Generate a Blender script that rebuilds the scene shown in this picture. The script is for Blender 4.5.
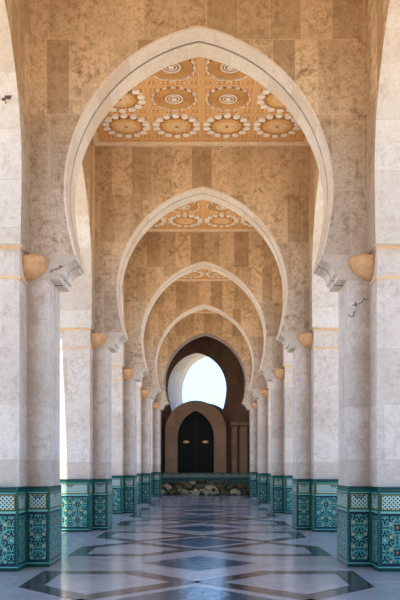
import bpy, bmesh, math, random
from math import pi, sin, cos, sqrt, radians
from mathutils import Vector
random.seed(7)
S = bpy.context.scene
COL = S.collection
for o in list(bpy.data.objects):
    bpy.data.objects.remove(o)

# ---------------------------------------------------------------- camera, sky, sun, exposure
cam = bpy.data.objects.new('camera', bpy.data.cameras.new('camera'))
COL.objects.link(cam)
S.camera = cam
cam.location = (0, 0, 1.602)
cam.rotation_euler = (radians(90), 0, 0)
cam.data.sensor_fit = 'VERTICAL'
cam.data.sensor_height = 36.0
cam.data.lens = 700.0 / 600.0 * 36.0
cam.data.shift_x = -(208 - 200) / 600.0
cam.data.shift_y = (466 - 300) / 600.0
cam.data.clip_end = 500

W = bpy.data.worlds.new('sky')
S.world = W
W.use_nodes = True
wn, wl = W.node_tree.nodes, W.node_tree.links
bg = wn['Background']
tcw = wn.new('ShaderNodeTexCoord')
sep = wn.new('ShaderNodeSeparateXYZ'); wl.new(tcw.outputs['Generated'], sep.inputs[0])
ramp = wn.new('ShaderNodeValToRGB'); wl.new(sep.outputs[2], ramp.inputs[0])
cr = ramp.color_ramp
cr.elements[0].position = 0.0; cr.elements[0].color = (0.44, 0.80, 1.45, 1)     # low horizon
cr.elements[1].position = 1.0; cr.elements[1].color = (0.16, 0.30, 0.62, 1)     # zenith
e = cr.elements.new(0.14); e.color = (0.42, 0.80, 1.48, 1)
e = cr.elements.new(0.22); e.color = (0.46, 0.74, 1.15, 1)
e = cr.elements.new(0.42); e.color = (0.36, 0.57, 0.92, 1)
wl.new(ramp.outputs[0], bg.inputs[0])
bg.inputs[1].default_value = 1.0

sun = bpy.data.objects.new('sun', bpy.data.lights.new('sun', 'SUN'))
COL.objects.link(sun)
sun.data.energy = 5.0
sun.data.angle = radians(0.6)
sun.data.color = (1.0, 0.93, 0.82)
d = Vector((0.088, 1.0, -1.45))
sun.rotation_euler = d.to_track_quat('-Z', 'Y').to_euler()

S.view_settings.view_transform = 'Standard'
S.view_settings.look = 'None'
S.view_settings.gamma = 1
S.view_settings.exposure = 1.12
S.cycles.use_denoising = True
S.cycles.max_bounces = 14
S.cycles.diffuse_bounces = 8
S.cycles.glossy_bounces = 4
S.cycles.sample_clamp_indirect = 8

# ---------------------------------------------------------------- node helpers
class N:
    """a socket with arithmetic"""
    def __init__(s, t, sock): s.t, s.s = t, sock
    def m(s, op, *a):
        n = s.t.nodes.new('ShaderNodeMath'); n.operation = op
        for i, v in enumerate((s,) + a):
            if isinstance(v, N): s.t.links.new(v.s, n.inputs[i])
            else: n.inputs[i].default_value = v
        return N(s.t, n.outputs[0])
    def __add__(s, o): return s.m('ADD', o)
    def __sub__(s, o): return s.m('SUBTRACT', o)
    def __mul__(s, o): return s.m('MULTIPLY', o)
    def __truediv__(s, o): return s.m('DIVIDE', o)
    def gt(s, o): return s.m('GREATER_THAN', o)
    def lt(s, o): return s.m('LESS_THAN', o)
    def band(s, a, b): return s.gt(a) * s.lt(b)
    def fr(s): return s.m('FRACT')
    def ab(s): return s.m('ABSOLUTE')
    def mn(s, o): return s.m('MINIMUM', o)
    def mx(s, o): return s.m('MAXIMUM', o)

def new_mat(name, rough=0.6, spec=0.3):
    m = bpy.data.materials.new(name)
    m.use_nodes = True
    b = m.node_tree.nodes['Principled BSDF']
    b.inputs['Roughness'].default_value = rough
    b.inputs['Specular IOR Level'].default_value = spec
    return m, m.node_tree, b

def mixc(t, fac, a, b):
    n = t.nodes.new('ShaderNodeMix'); n.data_type = 'RGBA'
    for i, v in ((0, fac), (6, a), (7, b)):
        if isinstance(v, N): t.links.new(v.s, n.inputs[i])
        elif i == 0: n.inputs[0].default_value = v
        else: n.inputs[i].default_value = (v[0], v[1], v[2], 1)
    return N(t, n.outputs[2])

def noise(t, scale, detail=4, rough=0.6, vec=None, dist=0.0):
    n = t.nodes.new('ShaderNodeTexNoise')
    n.inputs['Scale'].default_value = scale
    n.inputs['Detail'].default_value = detail
    n.inputs['Roughness'].default_value = rough
    n.inputs['Distortion'].default_value = dist
    if vec is not None: t.links.new(vec, n.inputs['Vector'])
    return N(t, n.outputs[0])

def remap(v, a, b, lo=0.0, hi=1.0):
    n = v.t.nodes.new('ShaderNodeMapRange')
    v.t.links.new(v.s, n.inputs[0])
    n.inputs[1].default_value = a; n.inputs[2].default_value = b
    n.inputs[3].default_value = lo; n.inputs[4].default_value = hi
    return N(v.t, n.outputs[0])

def pos(t):
    return t.nodes.new('ShaderNodeNewGeometry').outputs['Position']

def uvxy(t, layer='UVMap'):
    u = t.nodes.new('ShaderNodeUVMap'); u.uv_map = layer
    s = t.nodes.new('ShaderNodeSeparateXYZ')
    t.links.new(u.outputs[0], s.inputs[0])
    return N(t, s.outputs[0]), N(t, s.outputs[1]), u.outputs[0]

def stone(name, c1, c2, dark, mortar, bw=0.62, bh=1.2, spots=0.5, rough=0.55, off=0.41, joint=0.006):
    m, t, b = new_mat(name, rough)
    u, v, uv = uvxy(t)
    oi = t.nodes.new('ShaderNodeObjectInfo')
    r = N(t, oi.outputs['Random'])
    cb = t.nodes.new('ShaderNodeCombineXYZ')
    t.links.new((u + r * 7.3).s, cb.inputs[0]); t.links.new(v.s, cb.inputs[1])
    br = t.nodes.new('ShaderNodeTexBrick')
    t.links.new(cb.outputs[0], br.inputs['Vector'])
    br.offset = off; br.offset_frequency = 2; br.squash = 0.72; br.squash_frequency = 3
    br.inputs['Color1'].default_value = (0, 0, 0, 1)
    br.inputs['Color2'].default_value = (1, 1, 1, 1)
    br.inputs['Mortar'].default_value = (0.5, 0.5, 0.5, 1)
    br.inputs['Scale'].default_value = 1
    br.inputs['Mortar Size'].default_value = joint
    br.inputs['Mortar Smooth'].default_value = 0.2
    br.inputs['Brick Width'].default_value = bw
    br.inputs['Row Height'].default_value = bh
    tone = N(t, br.outputs['Color']); mort = N(t, br.outputs['Fac'])
    p = pos(t)
    n1 = noise(t, 0.9, 3, 0.6, p)
    n2 = noise(t, 7.0, 8, 0.75, p, 0.3)
    n3 = noise(t, 26.0, 5, 0.75, p)
    base = mixc(t, remap(tone * 0.75 + n1 * 0.8 , 0.25, 1.15), c1, c2)
    if name == 'brown_travertine':
        low_grey = remap(v + (n1 - 0.5) * 2.4, 5.9, 7.4, 1.0, 0.0)  # greyer towards the lower wall, with a noisy edge
        base = mixc(t, low_grey * 0.62, base, mixc(t, tone, (.50, .42, .34), (.62, .54, .45)))
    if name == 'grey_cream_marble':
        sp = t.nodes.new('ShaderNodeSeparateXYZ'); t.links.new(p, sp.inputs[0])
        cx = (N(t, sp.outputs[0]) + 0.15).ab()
        corner_brown = remap(cx + (noise(t, 3.0, 5, 0.7, p) - 0.5) * 0.7, 2.46, 2.70, 0.0, 0.62) * cx.lt(2.735)  # browner towards the inner corner beside the long leg
        base = mixc(t, corner_brown, base, (.40, .26, .155))
    f2 = remap(n2, 0.46, 0.64, 0, spots) * remap(noise(t, 1.7, 2, 0.5, p), 0.35, 0.6, 0.35, 1.0)
    base = mixc(t, f2, base, dark)
    f3 = remap(n3, 0.54, 0.66, 0, spots * 0.8)
    base = mixc(t, f3 , base, [x * 0.62 for x in dark])
    base = mixc(t, mort * 0.4, base, mortar)
    t.links.new(base.s, b.inputs['Base Color'])
    bp = t.nodes.new('ShaderNodeBump'); bp.inputs['Strength'].default_value = 0.25; bp.inputs['Distance'].default_value = 0.01
    t.links.new((n3 * 0.5 + n2 * 0.5 - mort).s, bp.inputs['Height'])
    t.links.new(bp.outputs[0], b.inputs['Normal'])
    return m

M = {}
M['wall'] = stone('brown_travertine', (.43, .285, .145), (.82, .61, .36), (.28, .16, .07), (.82, .64, .42), bw=0.5, bh=1.2, spots=0.85)
M['reveal'] = stone('lightened_travertine', (.66, .54, .40), (.82, .74, .62), (.48, .35, .22), (.50, .38, .26), bw=0.75, bh=2.0, spots=0.5)  # paler than the walls: daylight on the reveals put into the colour
M['ring'] = stone('pale_voussoirs', (.70, .54, .37), (.90, .79, .63), (.62, .46, .30), (.56, .42, .28), bw=1.05, bh=3.0, spots=0.5)
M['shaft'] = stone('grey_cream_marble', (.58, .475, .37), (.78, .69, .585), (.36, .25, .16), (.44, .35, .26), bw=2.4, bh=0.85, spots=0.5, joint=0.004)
M['bracket'] = stone('bracket_stone', (.58, .48, .375), (.66, .57, .46), (.42, .31, .21), (.5, .4, .3), bw=3, bh=3, spots=0.5)
M['moulding'] = stone('warm_bounce_moulding', (.74, .50, .27), (.80, .58, .34), (.6, .38, .2), (.6, .4, .2), bw=1.5, bh=1, spots=0.3)  # warm bounce light is put into the moulding colour
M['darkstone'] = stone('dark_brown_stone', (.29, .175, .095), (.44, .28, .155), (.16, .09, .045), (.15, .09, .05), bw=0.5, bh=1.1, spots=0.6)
M['surround'] = stone('door_surround_stone', (.56, .37, .22), (.70, .48, .30), (.36, .22, .13), (.3, .2, .12), bw=0.6, bh=1, spots=0.4)

def plain(name, c, rough=0.6, spec=0.3, metal=0.0, var=0.25, scale=8):
    m, t, b = new_mat(name, rough, spec)
    n = noise(t, scale, 5, 0.65, pos(t))
    col = mixc(t, remap(n, 0.35, 0.7), c, [x * (1 - var) for x in c])
    t.links.new(col.s, b.inputs['Base Color'])
    b.inputs['Metallic'].default_value = metal
    return m
M['terracotta'] = plain('terracotta', (.80, .46, .21), 0.6, 0.3, 0, 0.3, 12)
M['roof'] = plain('roof_plaster', (.62, .52, .40), 0.9)
M['doorwood'] = plain('dark_green_black_wood', (.012, .016, .012), 0.55)
M['stud'] = plain('dull_bronze', (.05, .045, .03), 0.5, 0.5, 0.6)
M['gold'] = plain('brass', (.75, .50, .18), 0.35, 0.5, 1.0)
M['bluedome'] = plain('blue_grey_lead', (.10, .16, .26), 0.35, 0.5)
M['gapshade'] = plain('dark_shadow_gap', (.016, .010, .006), 0.9)  # near-black groove: the shade of the recess put into its colour
M['scribble'] = plain('charcoal_marks', (.27, .22, .18), 0.9)
M['hole'] = plain('chipped_hole', (.16, .09, .07), 0.95)
M['matpale'] = plain('pale_straw_mat', (.62, .50, .29), 0.9, 0.1, 0, 0.55, 9)
M['matolive'] = plain('olive_straw_mat', (.20, .16, .085), 0.9, 0.1, 0, 0.6, 9)
M['matdark'] = plain('dark_straw_mat', (.10, .075, .045), 0.9, 0.1, 0, 0.5, 9)

# ---- floor marbles
def marble(name, a, c, vein, rough, scale=1.3, joint=None):
    m, t, b = new_mat(name, rough, 0.5)
    p = pos(t)
    n1 = noise(t, scale, 7, 0.65, p, 1.5)
    n2 = noise(t, scale * 5, 5, 0.6, p, 0.5)
    col = mixc(t, remap(n1, 0.35, 0.65), a, c)
    v = remap((n1 - 0.5).ab(), 0.0, 0.012, 0.5, 0)
    col = mixc(t, v, col, vein)
    col = mixc(t, remap(n2, 0.5, 0.75, 0, .35), col, vein)
    s = t.nodes.new('ShaderNodeSeparateXYZ'); t.links.new(p, s.inputs[0])
    if joint:
        x = (N(t, s.outputs[0]) / joint + 100.27).fr(); y = (N(t, s.outputs[1]) / joint + 100.1).fr()
        j = x.lt(0.012).mx(y.lt(0.012))
        col = mixc(t, j * 0.35, col, [q * 0.6 for q in a])
    t.links.new(col.s, b.inputs['Base Color'])
    if rough < 0.5:                                          # hand-polished slabs are slightly wavy
        wv = noise(t, 9.0, 2, 0.5, p)
        bp = t.nodes.new('ShaderNodeBump'); bp.inputs['Strength'].default_value = 1.0; bp.inputs['Distance'].default_value = 0.0045
        t.links.new(wv.s, bp.inputs['Height']); t.links.new(bp.outputs[0], b.inputs['Normal'])
    r = remap(n2, 0.3, 0.7, rough * 0.75, rough * 1.3)
    t.links.new(r.s, b.inputs['Roughness'])
    return m
M['floor_light'] = marble('white_marble', (.33, .34, .375), (.43, .425, .45), (.26, .24, .25), 0.15, joint=0.8)
M['floor_dark'] = marble('charcoal_marble', (.040, .036, .040), (.065, .058, .060), (.11, .10, .10), 0.14)
M['floor_deep'] = marble('sky_tinted_dark_marble', (.010, .055, .115), (.016, .075, .15), (.04, .11, .18), 0.14)  # dark marble tinted blue: the sky reflection put into its colour
M['plaza'] = marble('plaza_paving', (.66, .52, .36), (.74, .60, .44), (.55, .44, .32), 0.7, joint=1.2)

# ---- zellige tile
def tiles():
    m, t, b = new_mat('zellige_tile', 0.3, 0.22)
    u, v, _ = uvxy(t)
    L, R, _ = uvxy(t, 'Edge')
    d = L.mn(R)
    teal = (.003, .085, .082); teal2 = (.006, .17, .14); navy = (.002, .026, .040); white = (.20, .46, .36)
    green = (.002, .040, .026); ochre = (.36, .22, .06)
    C = 0.38
    def cell(u, v, C):
        x = (u / C + 50.5).fr() - 0.5; y = (v / C + 50.25).fr() - 0.5
        r = (x * x + y * y).m('SQRT'); th = y.m('ARCTAN2', x)
        return x, y, r, th
    x, y, r, th = cell(u, v, C)
    star = r * ((th * 8.0).m('COSINE') * 0.18 + 1.0)
    petals = (r * ((th * 8.0).m('COSINE') * -0.28 + 1.0))
    x2, y2, r2, th2 = cell(u + C / 2, v + C / 2, C)
    star2 = r2 * ((th2 * 4.0).m('COSINE') * 0.22 + 1.0)
    col = mixc(t, noise(t, 30, 2, 0.5, pos(t)).gt(0.52) * 0.45, teal, teal2)
    col = mixc(t, petals.band(0.19, 0.29), col, navy)
    col = mixc(t, petals.band(0.29, 0.335), col, white)
    col = mixc(t, petals.band(0.10, 0.135), col, white)
    col = mixc(t, star.lt(0.07), col, white)
    col = mixc(t, star2.band(0.17, 0.20), col, white)
    col = mixc(t, star2.lt(0.12), col, navy)
    col = mixc(t, star2.lt(0.05), col, ochre)
    col = mixc(t, r.band(0.385, 0.425), col, teal2)
    col = mixc(t, (r2 - 0.30).ab().lt(0.028), col, white)
    col = mixc(t, (r2 - 0.30).ab().lt(0.012), col, green)
    col = mixc(t, (r - 0.44).ab().lt(0.012), col, white)
    q = cell(u + C / 4, v + C / 4, C / 2)
    col = mixc(t, (q[2] * ((q[3] * 4.0).m('COSINE') * 0.3 + 1.0)).lt(0.16), col, ochre)
    col = mixc(t, (q[2] * ((q[3] * 4.0).m('COSINE') * 0.3 + 1.0)).lt(0.10), col, white)
    # frame of the field
    col = mixc(t, d.lt(0.055).mx(v.lt(0.125)).mx(v.gt(0.835)), col, navy)
    # upper band
    B = 0.062
    x3 = ((u / B + 50.5).fr() - 0.5).ab(); y3 = (((v - 1.045) / B + 50.5).fr() - 0.5).ab()
    dia = x3 + y3
    bandc = mixc(t, dia.lt(0.30), (.42, .56, .46), navy)
    bandc = mixc(t, dia.gt(0.72), bandc, teal)
    bx, by, br_, bth = cell(u, (v - 1.045) , 0.5)
    rosette = br_ * ((bth * 8.0).m('COSINE') * 0.2 + 1.0)
    bandc = mixc(t, rosette.lt(0.16), bandc, navy)
    bandc = mixc(t, rosette.band(0.09, 0.115), bandc, white)
    fr = (v - 1.045).ab()
    bandc = mixc(t, fr.gt(0.100).mx(d.lt(0.062)), bandc, ochre)
    bandc = mixc(t, fr.gt(0.112).mx(d.lt(0.050)), bandc, green)
    bandc = mixc(t, fr.gt(0.124), bandc, teal2)
    bandc = mixc(t, fr.gt(0.135), bandc, white)
    bandc = mixc(t, fr.gt(0.146), bandc, green)
    col = mixc(t, v.gt(0.90), col, bandc)
    col = mixc(t, v.band(0.880, 0.902), col, white)
    col = mixc(t, v.gt(1.20), col, mixc(t, ((v / 0.03).fr()).lt(0.25), green, teal2))
    col = mixc(t, v.gt(1.255), col, green)
    # corner strips
    cs = mixc(t, ((v / 0.035).fr()).lt(0.22), green, (.05, .28, .2))
    col = mixc(t, d.lt(0.032), col, cs)
    # foot
    col = mixc(t, v.lt(0.085), col, teal)
    col = mixc(t, v.lt(0.07), col, white)
    col = mixc(t, v.lt(0.055), col, green)
    t.links.new(col.s, b.inputs['Base Color'])
    bp = t.nodes.new('ShaderNodeBump'); bp.inputs['Strength'].default_value = 0.15; bp.inputs['Distance'].default_value = 0.004
    t.links.new(noise(t, 40, 2, 0.5, pos(t)).s, bp.inputs['Height'])
    t.links.new(bp.outputs[0], b.inputs['Normal'])
    return m
M['tile'] = tiles()

# ---- carved ceiling field
def carved():
    m, t, b = new_mat('carved_ceiling', 0.7, 0.2)
    s = t.nodes.new('ShaderNodeSeparateXYZ')
    tc = t.nodes.new('ShaderNodeTexCoord'); t.links.new(tc.outputs['Object'], s.inputs[0])
    X, Y = N(t, s.outputs[0]), N(t, s.outputs[1])
    C = 0.2975
    x = (X / C + 40.5).fr() - 0.5; y = (Y / C + 40.5).fr() - 0.5
    r = (x * x + y * y).m('SQRT'); th = y.m('ARCTAN2', x)
    q = r * ((th * 8.0).m('COSINE') * 0.16 + 1.0)
    a, c, l = (.46, .17, .035), (.70, .34, .10), (.92, .62, .30)
    col = mixc(t, ((X + Y) / 0.075 + 90).fr().lt(0.3).mx(((X - Y) / 0.075 + 90).fr().lt(0.3)), a, c)
    col = mixc(t, q.band(0.30, 0.40), col, l)
    col = mixc(t, q.band(0.12, 0.20), col, l)
    col = mixc(t, q.lt(0.06), col, l)
    col = mixc(t, x.ab().gt(0.47).mx(y.ab().gt(0.47)), col, l)
    t.links.new(col.s, b.inputs['Base Color'])
    return m
M['carved'] = carved()
M['petal'] = plain('cream_paint', (.97, .90, .74), 0.7, 0.2, 0, 0.12, 10)
M['disc'] = plain('ochre_paint', (.84, .48, .17), 0.7, 0.2, 0, 0.25, 10)
M['discpale'] = plain('pale_ochre_paint', (.92, .62, .32), 0.7, 0.2, 0, 0.25, 10)
M['brown'] = plain('brown_paint', (.50, .20, .045), 0.7, 0.2, 0, 0.25, 14)
M['cornice'] = plain('cornice_plaster', (.93, .76, .52), 0.7, 0.2, 0, 0.15, 5)

# ---------------------------------------------------------------- mesh helpers
class MB:
    def __init__(s):
        s.bm = bmesh.new(); s.uv = s.bm.loops.layers.uv.new('UVMap'); s.ed = s.bm.loops.layers.uv.new('Edge')
        s.mats = []
    def mi(s, m):
        if m not in s.mats: s.mats.append(m)
        return s.mats.index(m)
    def extrude(s, pts, a, b, axis, mat, side=None, tri=True):
        """pts: closed 2D outline; axis 'Z': (x,y) lifted a..b; 'Y': (x,z) from y=a..b; 'X': (y,z) from x=a..b"""
        def P(p, h):
            return (p[0], p[1], h) if axis == 'Z' else ((p[0], h, p[1]) if axis == 'Y' else (h, p[0], p[1]))
        k1 = s.mi(mat); k2 = s.mi(side or mat)
        A = [s.bm.verts.new(P(p, a)) for p in pts]; B = [s.bm.verts.new(P(p, b)) for p in pts]
        n = len(pts); arc = 0.0
        for i in range(n):
            j = (i + 1) % n
            L = math.dist(pts[i], pts[j])
            f = s.bm.faces.new((A[i], A[j], B[j], B[i])); f.material_index = k2
            for lp, (u, v, e) in zip(f.loops, ((0, a, 0), (L, a, 1), (L, b, 1), (0, b, 0))):
                lp[s.uv].uv = ((u - L / 2) if axis == 'Z' else arc + u, v)
                lp[s.ed].uv = (L if e else 0, 0 if e else L)
            arc += L
        for V in (A, B):
            f = s.bm.faces.new(V); f.material_index = k1
            for lp, p in zip(f.loops, pts):
                lp[s.uv].uv = p; lp[s.ed].uv = (1, 1)
            f.normal_update()
            if tri: bmesh.ops.triangulate(s.bm, faces=[f])
        return s
    def box(s, x0, x1, y0, y1, z0, z1, mat):
        return s.extrude([(x0, y0), (x1, y0), (x1, y1), (x0, y1)], z0, z1, 'Z', mat)
    def grid(s, rows, mat, closed=False, cap=False):
        """rows of points skinned into quads"""
        k = s.mi(mat)
        V = [[s.bm.verts.new(p) for p in r] for r in rows]
        for i in range(len(V) - 1):
            n = len(V[i])
            for j in range(n if closed else n - 1):
                jj = (j + 1) % n
                try:
                    f = s.bm.faces.new((V[i][j], V[i][jj], V[i + 1][jj], V[i + 1][j]))
                except ValueError:
                    continue
                f.material_index = k; f.smooth = True
                for lp, (q, w) in zip(f.loops, ((j, i), (j + 1, i), (j + 1, i + 1), (j, i + 1))):
                    lp[s.uv].uv = (q * .05, w * .05)
        if cap:
            for r in (V[0], V[-1]):
                f = s.bm.faces.new(r); f.material_index = k
        return s
    def build(s, name, parent=None, mesh_only=False):
        bmesh.ops.recalc_face_normals(s.bm, faces=s.bm.faces)
        me = bpy.data.meshes.new(name); s.bm.to_mesh(me); s.bm.free()
        for m in s.mats: me.materials.append(M[m])
        o = bpy.data.objects.new(name, me); COL.objects.link(o)
        if parent: o.parent = parent
        return o

def tag(o, label=None, cat=None, group=None, kind=None):
    if label: o['label'] = label
    if cat: o['category'] = cat
    if group: o['group'] = group
    if kind: o['kind'] = kind
    return o
def empty(name, loc):
    o = bpy.data.objects.new(name, None); COL.objects.link(o); o.location = loc
    o.empty_display_size = 0.2
    return o
def copy_tree(o, parent=None):
    c = o.copy(); COL.objects.link(c)
    if parent: c.parent = parent
    for ch in list(o.children): copy_tree(ch, c)
    return c
def bevel(o, w, seg=2):
    m = o.modifiers.new('bevel', 'BEVEL'); m.width = w; m.segments = seg; m.limit_method = 'ANGLE'; m.angle_limit = radians(50)
    return o

# ---------------------------------------------------------------- dimensions (metres; the arcade axis lies at x = XC)
XC = -0.15
Y1, D, T = 11.15, 6.40, 0.78          # first cross wall front, bay length, cross wall thickness
LW = 2.74                             # inner face of the pillars' long legs
HW = 2.68                             # half width between the long walls
OW = 3.68                             # outer face of the long walls
PH = 2.37                             # half opening between the cross pilasters
LG = 0.42                             # long pier beyond the cross wall
HI, HS = 4.96, 4.96                   # springing of the cross arches / side arches
HC = 9.68                             # ceiling
HB = 4.57                             # bracket underside
TD = 1.28                             # tile dado height
def yk(k): return Y1 + D * (k - 1)

AR, AC, AH = 2.63, 0.51, 6.0
AW = AR - AC
def arch_w(h):                        # half width of a cross arch at height h
    return AW - 0.17 * ((AH - h) / (AH - HI)) ** 1.7
def arch_pts(n=30, off=0.0):          # left foot -> apex -> right foot
    out = []
    hs = [HI + (AH - HI) * i / 8 for i in range(8)]
    L = [(-arch_w(h), h) for h in hs]
    a1 = math.acos(AC / AR)
    for i in range(n + 1):
        a = a1 * i / n
        L.append((-(AR * cos(a) - AC), AH + AR * sin(a)))
    L[-1] = (0.0, L[-1][1])
    full = L + [(-x, h) for x, h in reversed(L[:-1])]
    if off:
        res = []
        m = len(full)
        for i, p in enumerate(full):
            q0, q1 = full[max(0, i - 1)], full[min(m - 1, i + 1)]
            tx, ty = q1[0] - q0[0], q1[1] - q0[1]
            l = math.hypot(tx, ty)
            nx, ny = -ty / l, tx / l
            if i in (0, m - 1): nx, ny = (-1 if i == 0 else 1), 0
            res.append((p[0] + nx * off, p[1] + ny * off))
        return res
    return full
def side_pts(n=26):                   # (y offset from bay centre, h)
    c, R, h0 = 0.27, 2.55, 6.15
    L = []
    for i in range(8):
        h = HS + (h0 - HS) * i / 8
        L.append((-(2.28 - 0.06 * ((h0 - h) / (h0 - HS)) ** 1.7), h))
    a1 = math.acos(c / R)
    for i in range(n + 1):
        a = a1 * i / n
        L.append((-(R * cos(a) - c), h0 + R * sin(a)))
    L[-1] = (0.0, L[-1][1])
    return L + [(-x, h) for x, h in reversed(L[:-1])]

# ================================================================= SETTING
# ---- floor with inlaid marble
def floor():
    b = MB()
    b.box(XC - 5.2, XC + 5.2, -9, 46, -0.12, 0.0, 'floor_light')
    lift = 0.0
    def poly(pts, cy, mat, z=0.002):
        k = b.mi(mat)
        f = b.bm.faces.new([b.bm.verts.new((XC + x, cy + y, z)) for x, y in pts]); f.material_index = k
        return f
    def ringp(pts, w, cy, mat):
        """mitred band along the inside of a closed convex-ish outline"""
        n = len(pts); inn = []
        area = sum(pts[i][0] * pts[(i + 1) % n][1] - pts[(i + 1) % n][0] * pts[i][1] for i in range(n))
        sg = 1 if area > 0 else -1
        for i in range(n):
            p0, p1, p2 = Vector(pts[i - 1]), Vector(pts[i]), Vector(pts[(i + 1) % n])
            d1 = (p1 - p0).normalized(); d2 = (p2 - p1).normalized()
            n1 = Vector((-d1.y, d1.x)) * sg; n2 = Vector((-d2.y, d2.x)) * sg
            m = (n1 + n2); m = m / max(0.25, m.dot(n1))
            inn.append((p1.x + m.x * w, p1.y + m.y * w))
        for i in range(n):
            j = (i + 1) % n
            poly([pts[i], pts[j], inn[j], inn[i]], cy, mat)
    for k in range(-1, 6):
        c = yk(k) - (D - T) / 2 + 0.02
        for sx in (1, -1):
            for sy in (1, -1):
                hexa = [(-2.36, 2.33), (-0.95, 2.33), (0.08, 1.30), (-1.38, -0.08), (-2.36, 0.90)]
                ringp([(x * sx, y * sy) for x, y in hexa], 0.31, c, 'floor_dark')
        poly([(-1.0, 0), (0, -0.98), (1.0, 0), (0, 0.98)], c, 'floor_deep')
        c2 = c + D / 2
        poly([(-0.95, 0), (0, -0.88), (0.95, 0), (0, 0.88)], c2, 'floor_deep')
    o = b.build('floor')
    tag(o, kind='structure')
floor()
g = MB(); g.box(-140, 140, -120, 160, -0.3, -0.13, 'plaza')
tag(g.build('ground'), kind='structure')

# ---- cross walls (spandrels)
def cross_wall():
    b = MB()
    A = arch_pts(off=0.03)
    pts = [(-HW, HI), A[0]] + A[1:-1] + [A[-1], (HW, HI), (HW, HC), (-HW, HC)]
    b.extrude(pts, 0, T, 'Y', 'wall')
    return b.build('wall_cross')
cw = cross_wall()
cw.location = (XC, yk(1), 0); tag(cw, kind='structure')
for k in (-1, 0, 2, 3, 4, 5):
    c = cw.copy(); COL.objects.link(c); c.location = (XC, yk(k), 0)

# ---- long walls over the piers, one stretch per bay and side
def long_wall(sx, solid=False):
    b = MB()
    A = side_pts(); h = D / 2
    if solid: pts = [(-h, 0), (h, 0), (h, HC + 0.3), (-h, HC + 0.3)]
    else: pts = [(-h, HS)] + A + [(h, HS), (h, HC + 0.3), (-h, HC + 0.3)]
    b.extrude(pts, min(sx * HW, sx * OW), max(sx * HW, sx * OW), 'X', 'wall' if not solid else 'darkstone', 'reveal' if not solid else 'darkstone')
    return b.build('wall_left' if sx < 0 else 'wall_right')
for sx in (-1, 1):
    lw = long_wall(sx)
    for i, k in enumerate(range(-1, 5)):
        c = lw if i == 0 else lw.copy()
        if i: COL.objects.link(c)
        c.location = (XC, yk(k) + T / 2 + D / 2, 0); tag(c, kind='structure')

# ---- roof slab
r = MB(); r.box(XC - OW, XC + OW, yk(-1), 46.5, HC + 0.3, HC + 1.6, 'roof')
tag(r.build('roof'), kind='structure')

# ---- ceilings with carved medallions
def ceiling_proto():
    b = MB()
    L = D - T
    b.box(-HW, HW, 0, L, 0.0, 0.28, 'carved')
    o = b.build('ceiling')
    b = MB()
    w = 0.13
    for (x0, x1, y0, y1) in ((-HW, HW, 0, w), (-HW, HW, L - w, L), (-HW, -HW + w, w, L - w), (HW - w, HW, w, L - w)):
        b.box(x0, x1, y0, y1, -0.03, -0.001, 'cornice')
    for (x0, x1, y0, y1) in ((-HW, HW, 0, w/2), (-HW, HW, L - w/2, L), (-HW, -HW + w/2, w/2, L - w/2), (HW - w/2, HW, w/2, L - w/2)):
        b.box(x0, x1, y0, y1, -0.06, -0.031, 'cornice')
    b.build('cornice', o)
    def disc(b, r0, r1, z0, z1, mat, n=40):
        if r0 <= 0:
            b.extrude([(r1 * cos(2 * pi * i / n), r1 * sin(2 * pi * i / n)) for i in range(n)], z0, z1, 'Z', mat, tri=False)
        else:
            rows = [[(r * cos(2 * pi * i / n), r * sin(2 * pi * i / n), z) for i in range(n)] for r, z in ((r0, z1), (r0, z0), (r1, z0), (r1, z1))]
            b.grid(rows, mat, closed=True)
    def petal(b, rad, ang, l, w, z0, z1, mat):
        pts = []
        for i in range(12):
            a = 2 * pi * i / 12
            x = rad + l * cos(a); y = w * sin(a)
            pts.append((x * cos(ang) - y * sin(ang), x * sin(ang) + y * cos(ang)))
        b.extrude(pts, z0, z1, 'Z', mat, tri=False)
    def petal_med():
        b = MB()
        disc(b, 0, 0.41, -0.035, -0.001, 'brown')
        disc(b, 0, 0.335, -0.045, -0.036, 'disc')
        for i in range(24):
            petal(b, 0.36, 2 * pi * i / 24, 0.035, 0.012, -0.05, -0.036, 'disc')
        for i in range(14):
            petal(b, 0.485, 2 * pi * (i + .5) / 14, 0.085, 0.080, -0.05, -0.001, 'petal')
        disc(b, 0, 0.24, -0.050, -0.0455, 'discpale')
        disc(b, 0, 0.04, -0.055, -0.051, 'brown', 20)
        return b.build('petal_medallion')
    def ring_med():
        b = MB()
        disc(b, 0, 0.44, -0.03, -0.001, 'brown')
        for i in range(16):
            petal(b, 0.475, 2 * pi * i / 16, 0.018, 0.06, -0.045, -0.001, 'petal')
        for q in range(8): disc(b, 0.25 + q * 0.024, 0.262 + q * 0.024, -0.036, -0.029, 'disc')
        disc(b, 0.165, 0.195, -0.04, -0.029, 'petal')
        disc(b, 0.10, 0.125, -0.04, -0.029, 'petal')
        disc(b, 0.21, 0.225, -0.04, -0.029, 'disc')
        disc(b, 0, 0.06, -0.045, -0.031, 'petal', 20)
        return b.build('ringed_medallion')
    pm = rm = None
    for i in range(4):
        for j in range(4):
            inner = i in (1, 2) and j in (1, 2)
            if inner:
                if rm is None: c = rm = ring_med()
                else: c = rm.copy(); COL.objects.link(c)
            else:
                if pm is None: c = pm = petal_med()
                else: c = pm.copy(); COL.objects.link(c)
            c.parent = o
            c.location = ((i - 1.5) * 1.19, L / 2 + (j - 1.5) * 1.22, 0)
    return o
ce = ceiling_proto()
ce.location = (XC, yk(1) + T, HC); tag(ce, kind='structure')
for k in (-1, 0, 2, 3, 4):
    if k < 1:
        c = ce.copy(); COL.objects.link(c)
    else: c = copy_tree(ce)
    c.location = (XC, yk(k) + T, HC)

# ================================================================= THINGS
ORD = {1: 'first', 2: 'second', 3: 'third', 4: 'fourth', 5: 'fifth'}
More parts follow.
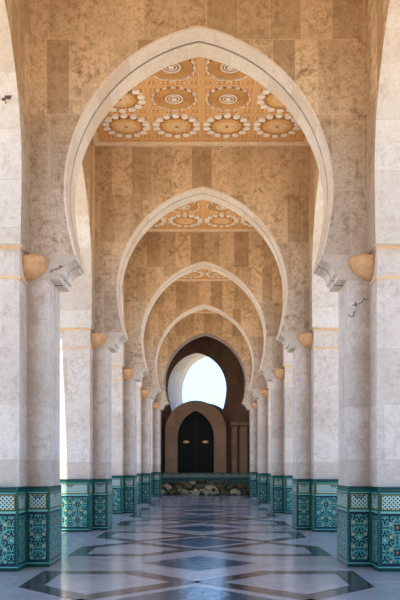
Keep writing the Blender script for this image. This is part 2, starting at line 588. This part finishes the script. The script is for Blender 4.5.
# ---- arch rings
def arch_ring():
    root = empty('horseshoe_arch', (0, 0, 0))
    A = arch_pts(); B = arch_pts(off=0.03)
    def band(y0, y1, name, inset=0.0):
        b = MB()
        inn = A if not inset else arch_pts(off=inset)
        pts = inn + list(reversed(B))
        b.extrude(pts, y0, y1, 'Y', 'ring')
        return b.build(name, root)
    band(-0.012, 0.340, 'front_ring')
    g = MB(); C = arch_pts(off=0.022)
    g.extrude(C + list(reversed(B)), 0.340, 0.395, 'Y', 'gapshade'); g.build('shadow_groove', root)
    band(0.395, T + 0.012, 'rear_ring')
    return root
ar = arch_ring()
ARL = {1: 'pale stone horseshoe arch, the widest and tallest, framing all the others',
       2: 'pale horseshoe arch directly inside the widest one, under a strip of painted ceiling',
       3: 'pale horseshoe arch in the middle of the five nested arches',
       4: 'smallest pale horseshoe arch, just outside the shade-darkened one',
       5: 'smallest horseshoe arch, darkened to brown for its shade, rimming the dark end chamber'}
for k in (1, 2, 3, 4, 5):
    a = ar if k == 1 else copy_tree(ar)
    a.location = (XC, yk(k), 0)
    if k == 5:                                               # the last ring is darkened: its shade is put into the colour
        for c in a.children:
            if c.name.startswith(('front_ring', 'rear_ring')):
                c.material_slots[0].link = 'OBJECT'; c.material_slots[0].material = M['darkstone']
    tag(a, ARL[k], 'arch', 'nested horseshoe arches across the arcade')

# ---- pillars
def outline(sx, grow=0.0, gy=0.0):
    g = grow
    P = [(OW + g, -LG - gy), (LW - g, -LG - gy), (LW - g, -gy * .5), (PH - g, -gy * .5),
         (PH - g, T + gy * .5), (LW - g, T + gy * .5), (LW - g, T + LG + gy), (OW + g, T + LG + gy)]
    return [(sx * x, y) for x, y in P]
def pillar(sx):
    root = empty('pillar', (0, 0, 0))
    b = MB()
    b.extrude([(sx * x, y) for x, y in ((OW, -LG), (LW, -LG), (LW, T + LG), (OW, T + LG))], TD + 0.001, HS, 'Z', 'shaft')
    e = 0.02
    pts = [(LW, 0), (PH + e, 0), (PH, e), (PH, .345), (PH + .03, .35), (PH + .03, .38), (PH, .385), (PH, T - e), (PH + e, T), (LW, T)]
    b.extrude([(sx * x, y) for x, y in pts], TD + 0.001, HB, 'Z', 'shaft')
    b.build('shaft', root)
    b = MB(); b.extrude(outline(sx, 0.008, 0.12), 0.0, TD, 'Z', 'tile'); b.build('tiled_dado', root)
    # mouldings round the springing of the side arches
    for z0, z1 in ((4.47, 4.52), (4.93, 4.96)):
        for (y0, y1) in ((-LG, 0.0), (T, T + LG)):
            b = MB()
            out = y0 if y0 < 0 else y1
            s = -1 if y0 < 0 else 1
            g = 0.018
            pts = [(OW + g, out + s * g), (LW - g, out + s * g), (LW - g, y1 - 0.001 if s < 0 else y0 + 0.001), (LW, y1 - 0.001 if s < 0 else y0 + 0.001), (LW, out), (OW + g, out)]
            b.extrude([(sx * x, y) for x, y in pts], z0, z1, 'Z', 'moulding')
            b.build('moulding', root)
    # stepped bracket
    def prof(dx):
        P = [(LW, HB), (2.215, HB), (2.215, 4.645), (2.185, 4.655)]
        for i in range(11):                                 # hollow curve
            a = pi / 2 * i / 10
            P.append((2.00 + 0.165 * cos(a), 4.665 + 0.185 * sin(a)))
        P += [(2.00, 4.875), (1.945, 4.885), (1.945, HI), (LW, HI)]
        return [(sx * (x + dx if x < 2.6 else x), z) for x, z in P]
    b = MB()
    b.extrude(prof(0), -0.012, 0.345, 'Y', 'bracket', 'reveal')  # sides and undersides paler than the front: light put into the colour
    b.extrude(prof(0.03), 0.345, 0.385, 'Y', 'gapshade')
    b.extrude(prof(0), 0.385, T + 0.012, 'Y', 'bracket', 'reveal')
    b.build('bracket', root)
    return root
for sx in (-1, 1):
    p = pillar(sx)
    row = 'left' if sx < 0 else 'right'
    for k in range(-1, 6):
        if k == -1: c = p
        elif k == 0 and False: pass
        else: c = copy_tree(p)
        c.location = (XC, yk(k), 0)
        if k >= 1:
            lab = 'cream stone pillar on a teal tiled base, %s from the front in the %s row' % (ORD[k], row)
            tag(c, lab, 'pillar', 'tiled pillars of the %s row' % row, kind='thing')
        else:
            tag(c, kind='structure', label='pillar of the %s row standing behind the viewer' % row)

# chipped hole on the near left reveal, and charcoal scribbles high on the near right pillar
pillars = [o for o in COL.objects if o.name.split('.')[0] == 'pillar' and abs(o.location.y - yk(1)) < .01]

# ---- quarter-bowl sconces in the corners
def bowl(sx):
    b = MB(); n, m = 14, 10
    R, H = 0.36, 0.335
    def shell(R, H, z0):
        rows = []
        for i in range(m + 1):
            f = i / m                      # 0 bottom -> 1 top
            rr = R * (sin(pi / 2 * f) ** 1.05) if i else 0.001
            z = -H * (1 - f ** 1.0) if False else -H * cos(pi / 2 * f)
            rows.append([(sx * (LW - rr * cos(pi / 2 * j / n)), -rr * 0.8 * sin(pi / 2 * j / n) , z0 + z + 0.02 * f * sin(pi * j / n)) for j in range(n + 1)])
        return rows
    r1, r2 = shell(R, H, 0.0), shell(R - 0.035, H - 0.035, 0.0)
    b.grid(r1, 'terracotta')
    b.grid(r2, 'terracotta')
    b.grid([r1[-1], r2[-1]], 'terracotta')
    b.grid([[r[0] for r in r1], [r[0] for r in r2]], 'terracotta')
    b.grid([[r[-1] for r in r1], [r[-1] for r in r2]], 'terracotta')
    bmesh.ops.remove_doubles(b.bm, verts=b.bm.verts, dist=0.0006)
    return b.build('corner_sconce')
for sx in (-1, 1):
    p = bowl(sx)
    for k in range(1, 6):
        c = p if k == 1 else p.copy()
        if k > 1: COL.objects.link(c)
        c.location = (XC, yk(k) - 0.001, 4.88)
        tag(c, 'terracotta bowl sconce in the corner of the %s pillar in the %s row' % (ORD[k], 'left' if sx < 0 else 'right'),
            'sconce', 'terracotta corner sconces')

# ================================================================= END CHAMBER
YE = 43.1
ys = yk(5) + T / 2
for sx in (-1, 1):
    b = MB()
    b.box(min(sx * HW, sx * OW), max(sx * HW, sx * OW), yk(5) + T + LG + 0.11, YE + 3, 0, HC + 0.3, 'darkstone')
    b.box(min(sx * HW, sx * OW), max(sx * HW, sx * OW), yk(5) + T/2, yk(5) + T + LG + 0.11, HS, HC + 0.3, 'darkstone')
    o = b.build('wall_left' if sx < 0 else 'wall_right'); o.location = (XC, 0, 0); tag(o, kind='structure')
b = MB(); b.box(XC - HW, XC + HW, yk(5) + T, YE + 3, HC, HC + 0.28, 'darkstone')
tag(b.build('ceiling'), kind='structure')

# end wall with a skewed horseshoe opening
def end_wall():
    XO = -0.68
    def outl(cx, w, low, top, hmax, n=44):
        pts = []
        L = []
        for i in range(9):
            h = low + (hmax - low) * i / 9
            L.append((-(w - 0.28 * w * ((hmax - h) / (hmax - low)) ** 1.8), h))
        c = 0.16 * w; R = w + c
        a1 = math.acos(c / R)
        hs = (top - hmax) / (R * sin(a1))
        for i in range(n // 2 + 1):
            a = a1 * i / (n // 2)
            L.append((-(R * cos(a) - c), hmax + R * sin(a) * hs))
        full = L + [(-x, h) for x, h in reversed(L[:-1])]
        return [(cx + x, h) for x, h in full]
    F = outl(XO, 1.80, 4.3, 8.56, 6.35)
    Rr = outl(0.03, 1.72, 4.3, 8.78, 6.35)
    b = MB()
    bm = b.bm
    def face(opening, y):
        lo = opening[0][1]
        x0, x1 = XC - HW, XC + HW
        pts = [(x0, 0), (x1, 0), (x1, HC), (x0, HC)]
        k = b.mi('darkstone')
        # left, right and upper pieces around the opening
        n = len(opening); mid = n // 2
        V = lambda p: bm.verts.new((p[0], y, p[1]))
        def ng(poly):
            f = bm.faces.new([V(p) for p in poly]); f.material_index = k
            for lp, p in zip(f.loops, poly): lp[b.uv].uv = p
            f.normal_update(); bmesh.ops.triangulate(bm, faces=[f])
        ng([(x0, lo)] + opening[:mid + 1] + [(opening[mid][0], HC), (x0, HC)])
        ng([(opening[mid][0], HC)] + opening[mid:] + [(x1, lo), (x1, HC)])
        ng([(x0, 0), (x1, 0), (x1, lo), (opening[-1][0], lo), (opening[0][0], lo), (x0, lo)])
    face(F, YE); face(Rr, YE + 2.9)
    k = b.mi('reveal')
    n = len(F)
    for i in range(n):
        j = (i + 1) % n
        f = bm.faces.new([bm.verts.new(p) for p in ((F[i][0], YE, F[i][1]), (F[j][0], YE, F[j][1]), (Rr[j][0], YE + 2.9, Rr[j][1]), (Rr[i][0], YE + 2.9, Rr[i][1]))])
        f.material_index = k
        for lp, (u, v) in zip(f.loops, ((i, 0), (i + 1, 0), (i + 1, 40), (i, 40))): lp[b.uv].uv = (u * .12, v * .07)
    bmesh.ops.remove_doubles(bm, verts=bm.verts, dist=0.0005)
    tag(b.build('wall_end'), kind='structure')
end_wall()

# pilasters and imposts either side of the opening
def end_pilaster(x0, x1, lab):
    root = empty('end_pilaster', ((x0 + x1) / 2, YE - 0.2, 0))
    w = (x1 - x0) / 2
    b = MB(); b.box(-w, w, -0.1, 0.198, 0, 4.0, 'surround'); b.build('pilaster_shaft', root)
    b = MB()
    b.box(-w - .02, w + .08, -0.16, 0.198, 4.0, 4.1, 'darkstone')
    b.box(-w - .06, w + .08, -0.20, 0.198, 4.1, 4.28, 'surround')
    b.box(-w - .10, w + .08, -0.24, 0.198, 4.28, 4.42, 'darkstone')
    b.build('pilaster_capital', root)
    tag(root, lab, 'pilaster', 'brown pilasters on the end wall')
end_pilaster(1.45, 1.78, 'narrow brown pilaster right of the dark arched door')
end_pilaster(1.95, 2.4, 'wider brown pilaster closest to the end wall corner')

# door with arched surround
def door():
    cx, y0 = -0.74, YE - 0.9
    root = empty('door_1', (cx, y0, 0)); tag(root, 'dark arched double door in a brown stone surround', 'door', kind='structure')
    def pointed(w, base, spring, top, n=14):
        R = (w * w + (top - spring) ** 2) / (2 * w)
        L = [(-w, base)]
        c = R - w
        a1 = math.asin((top - spring) / R)
        for i in range(n + 1):
            a = a1 * i / n
            L.append((-(R * cos(a) - c), spring + R * sin(a)))
        L[-1] = (0, top)
        return L + [(-x, h) for x, h in reversed(L[:-1])]
    out = pointed(1.84, 0, 3.70, 5.56); inn = pointed(1.10, 0, 3.35, 4.95)
    b = MB(); b.extrude(out + list(reversed(inn)), 0, 0.895, 'Y', 'surround'); b.build('surround', root)
    mid = len(inn) // 2
    for sx in (-1, 1):
        half = [(sx * abs(x), h) for x, h in inn[:mid + 1]] + [(sx * 0.004, inn[mid][1] - .01), (sx * 0.004, 0)]
        b = MB(); b.extrude(half, 0.45, 0.5, 'Y', 'doorwood'); lf = b.build('door_leaf', root)
        b = MB()
        for r_ in range(9):
            for q in range(4):
                x = sx * (0.14 + q * 0.24); z = 0.5 + r_ * 0.45
                if z > 4.2 - q * .35: continue
                b.box(x - .03, x + .03, 0.43, 0.449, z - .03, z + .03, 'stud')
        b.build('studs', lf)
        b = MB()
        b.box(sx * 0.58 - .17, sx * 0.58 + .17, 0.40, 0.445, 3.02, 3.12, 'gold')
        b.box(sx * 0.58 - .05, sx * 0.58 + .05, 0.36, 0.40, 2.98, 3.16, 'gold')
        b.build('handle', lf)
door()
# blue-grey vaulted hood behind the surround
b = MB()
n = 26
rows = []
for y in (0.0, 0.9):
    rows.append([(1.98 * cos(pi * i / n), y, 3.75 + 1.80 * sin(pi * i / n)) for i in range(n + 1)])
out = [(1.98 * cos(pi * i / n), 3.65 + 1.86 * sin(pi * i / n)) for i in range(n + 1)]
b.extrude(out, 0, 1.0, 'Y', 'bluedome')
o = b.build('vaulted_hood'); o.location = (-0.28, YE + 0.02 - 0.02 + 0.0, 0)
o.location.y = YE + 0.2
tag(o, 'blue-grey rounded hood peeking out behind the door surround', 'hood')

# low tiled wall across the end
b = MB()
b.extrude([(XC - HW + .02, 41.2), (XC + HW - .02, 41.2), (XC + HW - .02, 41.6), (XC - HW + .02, 41.6)], 0, 1.2, 'Z', 'tile')
o = b.build('wall_tiled_low'); tag(o, kind='structure')

# ---- heap of rolled and crumpled mats
def mat_roll(L, R, col, seed, flat=0.6, curl=False):
    rnd = random.Random(seed)
    b = MB(); n, m = 22, 16
    ph = [rnd.uniform(0, 6.28) for _ in range(6)]
    bend = rnd.uniform(-0.25, 0.25)
    def ring(f, rr, inner=False):
        x = (f - .5) * L
        out = []
        env = (0.75 + 0.25 * sin(pi * f)) if not curl else (0.8 + 0.2 * sin(pi * f))
        for j in range(n):
            a = 2 * pi * j / n
            q = rr * env * (1 + 0.20 * sin(2 * a + ph[0] + 4 * f) + 0.15 * sin(5 * a + ph[1] - 9 * f) + 0.10 * sin(11 * f + ph[2] + 2 * a))
            out.append((x + 0.03 * sin(2 * a + ph[3]), q * cos(a) + bend * sin(pi * f) , max(-flat * rr * .9, q * sin(a) * flat) + 0.05 * sin(6 * f + ph[4])))
        return out
    rows = [ring(i / m, R) for i in range(m + 1)]
    inner = [ring(i / m, R * 0.74) for i in range(m, -1, -1)]
    b.grid(rows + inner + [rows[0]], col, closed=True)
    # rolled layer inside
    core = [ring(0.02 + .96 * i / m, R * 0.40) for i in range(m + 1)]
    b.grid(core, 'matdark', closed=True, cap=True)
    bmesh.ops.remove_doubles(b.bm, verts=b.bm.verts, dist=0.0005)
    return b.build('rolled_mat')
rr = random.Random(5)
lay = []
for i in range(9): lay.append((-2.42 + i * 0.58, 38.5 + rr.uniform(-.15, .1), 0.15, rr.uniform(.50, .56), 0.20, 'bottom'))
for i in range(8): lay.append((-2.15 + i * 0.6, 38.85 + rr.uniform(-.05, .1), 0.42, rr.uniform(.52, .60), 0.19, 'middle'))
for i in range(8): lay.append((-1.75 + i * 0.52, 39.2 + rr.uniform(-.05, .1), 0.66 - 0.035 * abs(i - 3.2), rr.uniform(.50, .55), 0.17, 'top'))
cols = ['matpale', 'matolive', 'matpale', 'matdark', 'matolive', 'matolive']
ex = {'bottom': 'on the floor', 'middle': 'in the middle layer', 'top': 'on top'}
cw_ = {'matpale': 'pale', 'matolive': 'olive', 'matdark': 'dark brown'}
for i, (x, y, z, L, R, where) in enumerate(lay):
    col = cols[rr.randrange(6)]
    o = mat_roll(L, R, col, i * 13 + 5, rr.uniform(.55, .8))
    o.location = (x + XC, y, z)
    o.rotation_euler = (0, rr.uniform(-.35, .35), rr.uniform(-.9, .9) if where != 'bottom' else rr.uniform(-1.4, 1.4))
    nth = i if i < 9 else (i - 9 if i < 17 else i - 17)
    ordn = ['first', 'second', 'third', 'fourth', 'fifth', 'sixth', 'seventh', 'eighth', 'ninth'][nth]
    tag(o, '%s crumpled straw roll, %s from the left end of the heap\'s %s layer' % (cw_[col], ordn, where), 'rolled mat', 'straw rolls heaped by the end wall')
o = mat_roll(0.36, 0.27, 'matpale', 77, 0.72)
o.location = (0.28, 38.05, 0.25); o.rotation_euler = (0, 0.1, 1.75)
tag(o, 'pale rolled mat with its open dark end facing forward', 'rolled mat', 'straw rolls heaped by the end wall')

# ---- marks on the stone: charcoal scribbles and a chipped hole
def stroke(pts, w, name, parent, mat):
    """thin dark strokes lying on a face that looks towards -Y; pts: lists of (x, z)"""
    b = MB()
    for line in pts:
        for (x0, z0), (x1, z1) in zip(line, line[1:]):
            L = math.hypot(x1 - x0, z1 - z0) or 1
            nx, nz = -(z1 - z0) / L * w, (x1 - x0) / L * w
            b.extrude([(x0 - nx, z0 - nz), (x1 - nx, z1 - nz), (x1 + nx, z1 + nz), (x0 + nx, z0 + nz)], -0.004, -0.0005, 'Y', mat)
    return b.build(name, parent)
first = {}
for o in COL.objects:
    if o.name.split('.')[0] == 'pillar' and abs(o.location.y - yk(1)) < .01 and 'right row' in o.get('label', ''): first['R'] = o
    if o.name.split('.')[0] == 'pillar' and abs(o.location.y - yk(1)) < .01 and 'left row' in o.get('label', ''): first['L'] = o
def squiggle(cx, cz, n, rs, seed):
    r = random.Random(seed); L = []
    for k in range(n * 4):
        L.append((cx + (k / 4 - n / 2) * rs + rs * r.uniform(-.5, .5), cz + (k / 4 - n / 2) * rs * 0.6 + rs * r.uniform(-.6, .6)))
    return [L]
mk = stroke(squiggle(2.58, 4.22, 3, 0.075, 3), 0.008, 'charcoal_mark', first['R'], 'scribble')
mk['label'] = 'upper dark charcoal scribble'
mk = stroke(squiggle(2.46, 4.02, 2, 0.06, 8), 0.008, 'charcoal_mark', first['R'], 'scribble')
mk['label'] = 'dark charcoal scribble on the stone'
mk = stroke(squiggle(-2.25, 4.74, 4, 0.05, 6), 0.008, 'charcoal_mark', first['L'], 'scribble')
mk.location.y = -0.0125
mk['label'] = 'dark charcoal scribble on the bracket'
# chip in the near left reveal
w0 = sqrt(2.55 ** 2 - (7.11 - 6.15) ** 2) - 0.27
b = MB(); r = random.Random(4)
for (ox, oz, sz) in ((0, 0, .055), (.06, .05, .04), (-.055, -.06, .035), (.03, .015, .03), (.02, .10, .02), (-.02, -.13, .015)):
    b.extrude([(ox + sz * r.uniform(.6, 1.2) * cos(2 * pi * i / 9), oz + sz * r.uniform(.6, 1.2) * sin(2 * pi * i / 9)) for i in range(9)], -0.006, 0.004, 'Y', 'hole')
ch = b.build('stone_chip')
walls = [o for o in COL.objects if o.name.startswith('wall_left') and abs(o.location.y - (yk(0) + T / 2 + D / 2)) < .01]
ch.parent = walls[0]
ch.location = (-2.98 - XC, w0 - 0.004, 7.11)
ch.rotation_euler = (-math.atan2(7.11 - 6.15, w0 + 0.27) , 0, 0)
ch['label'] = 'dark chipped hole in the pale stone'
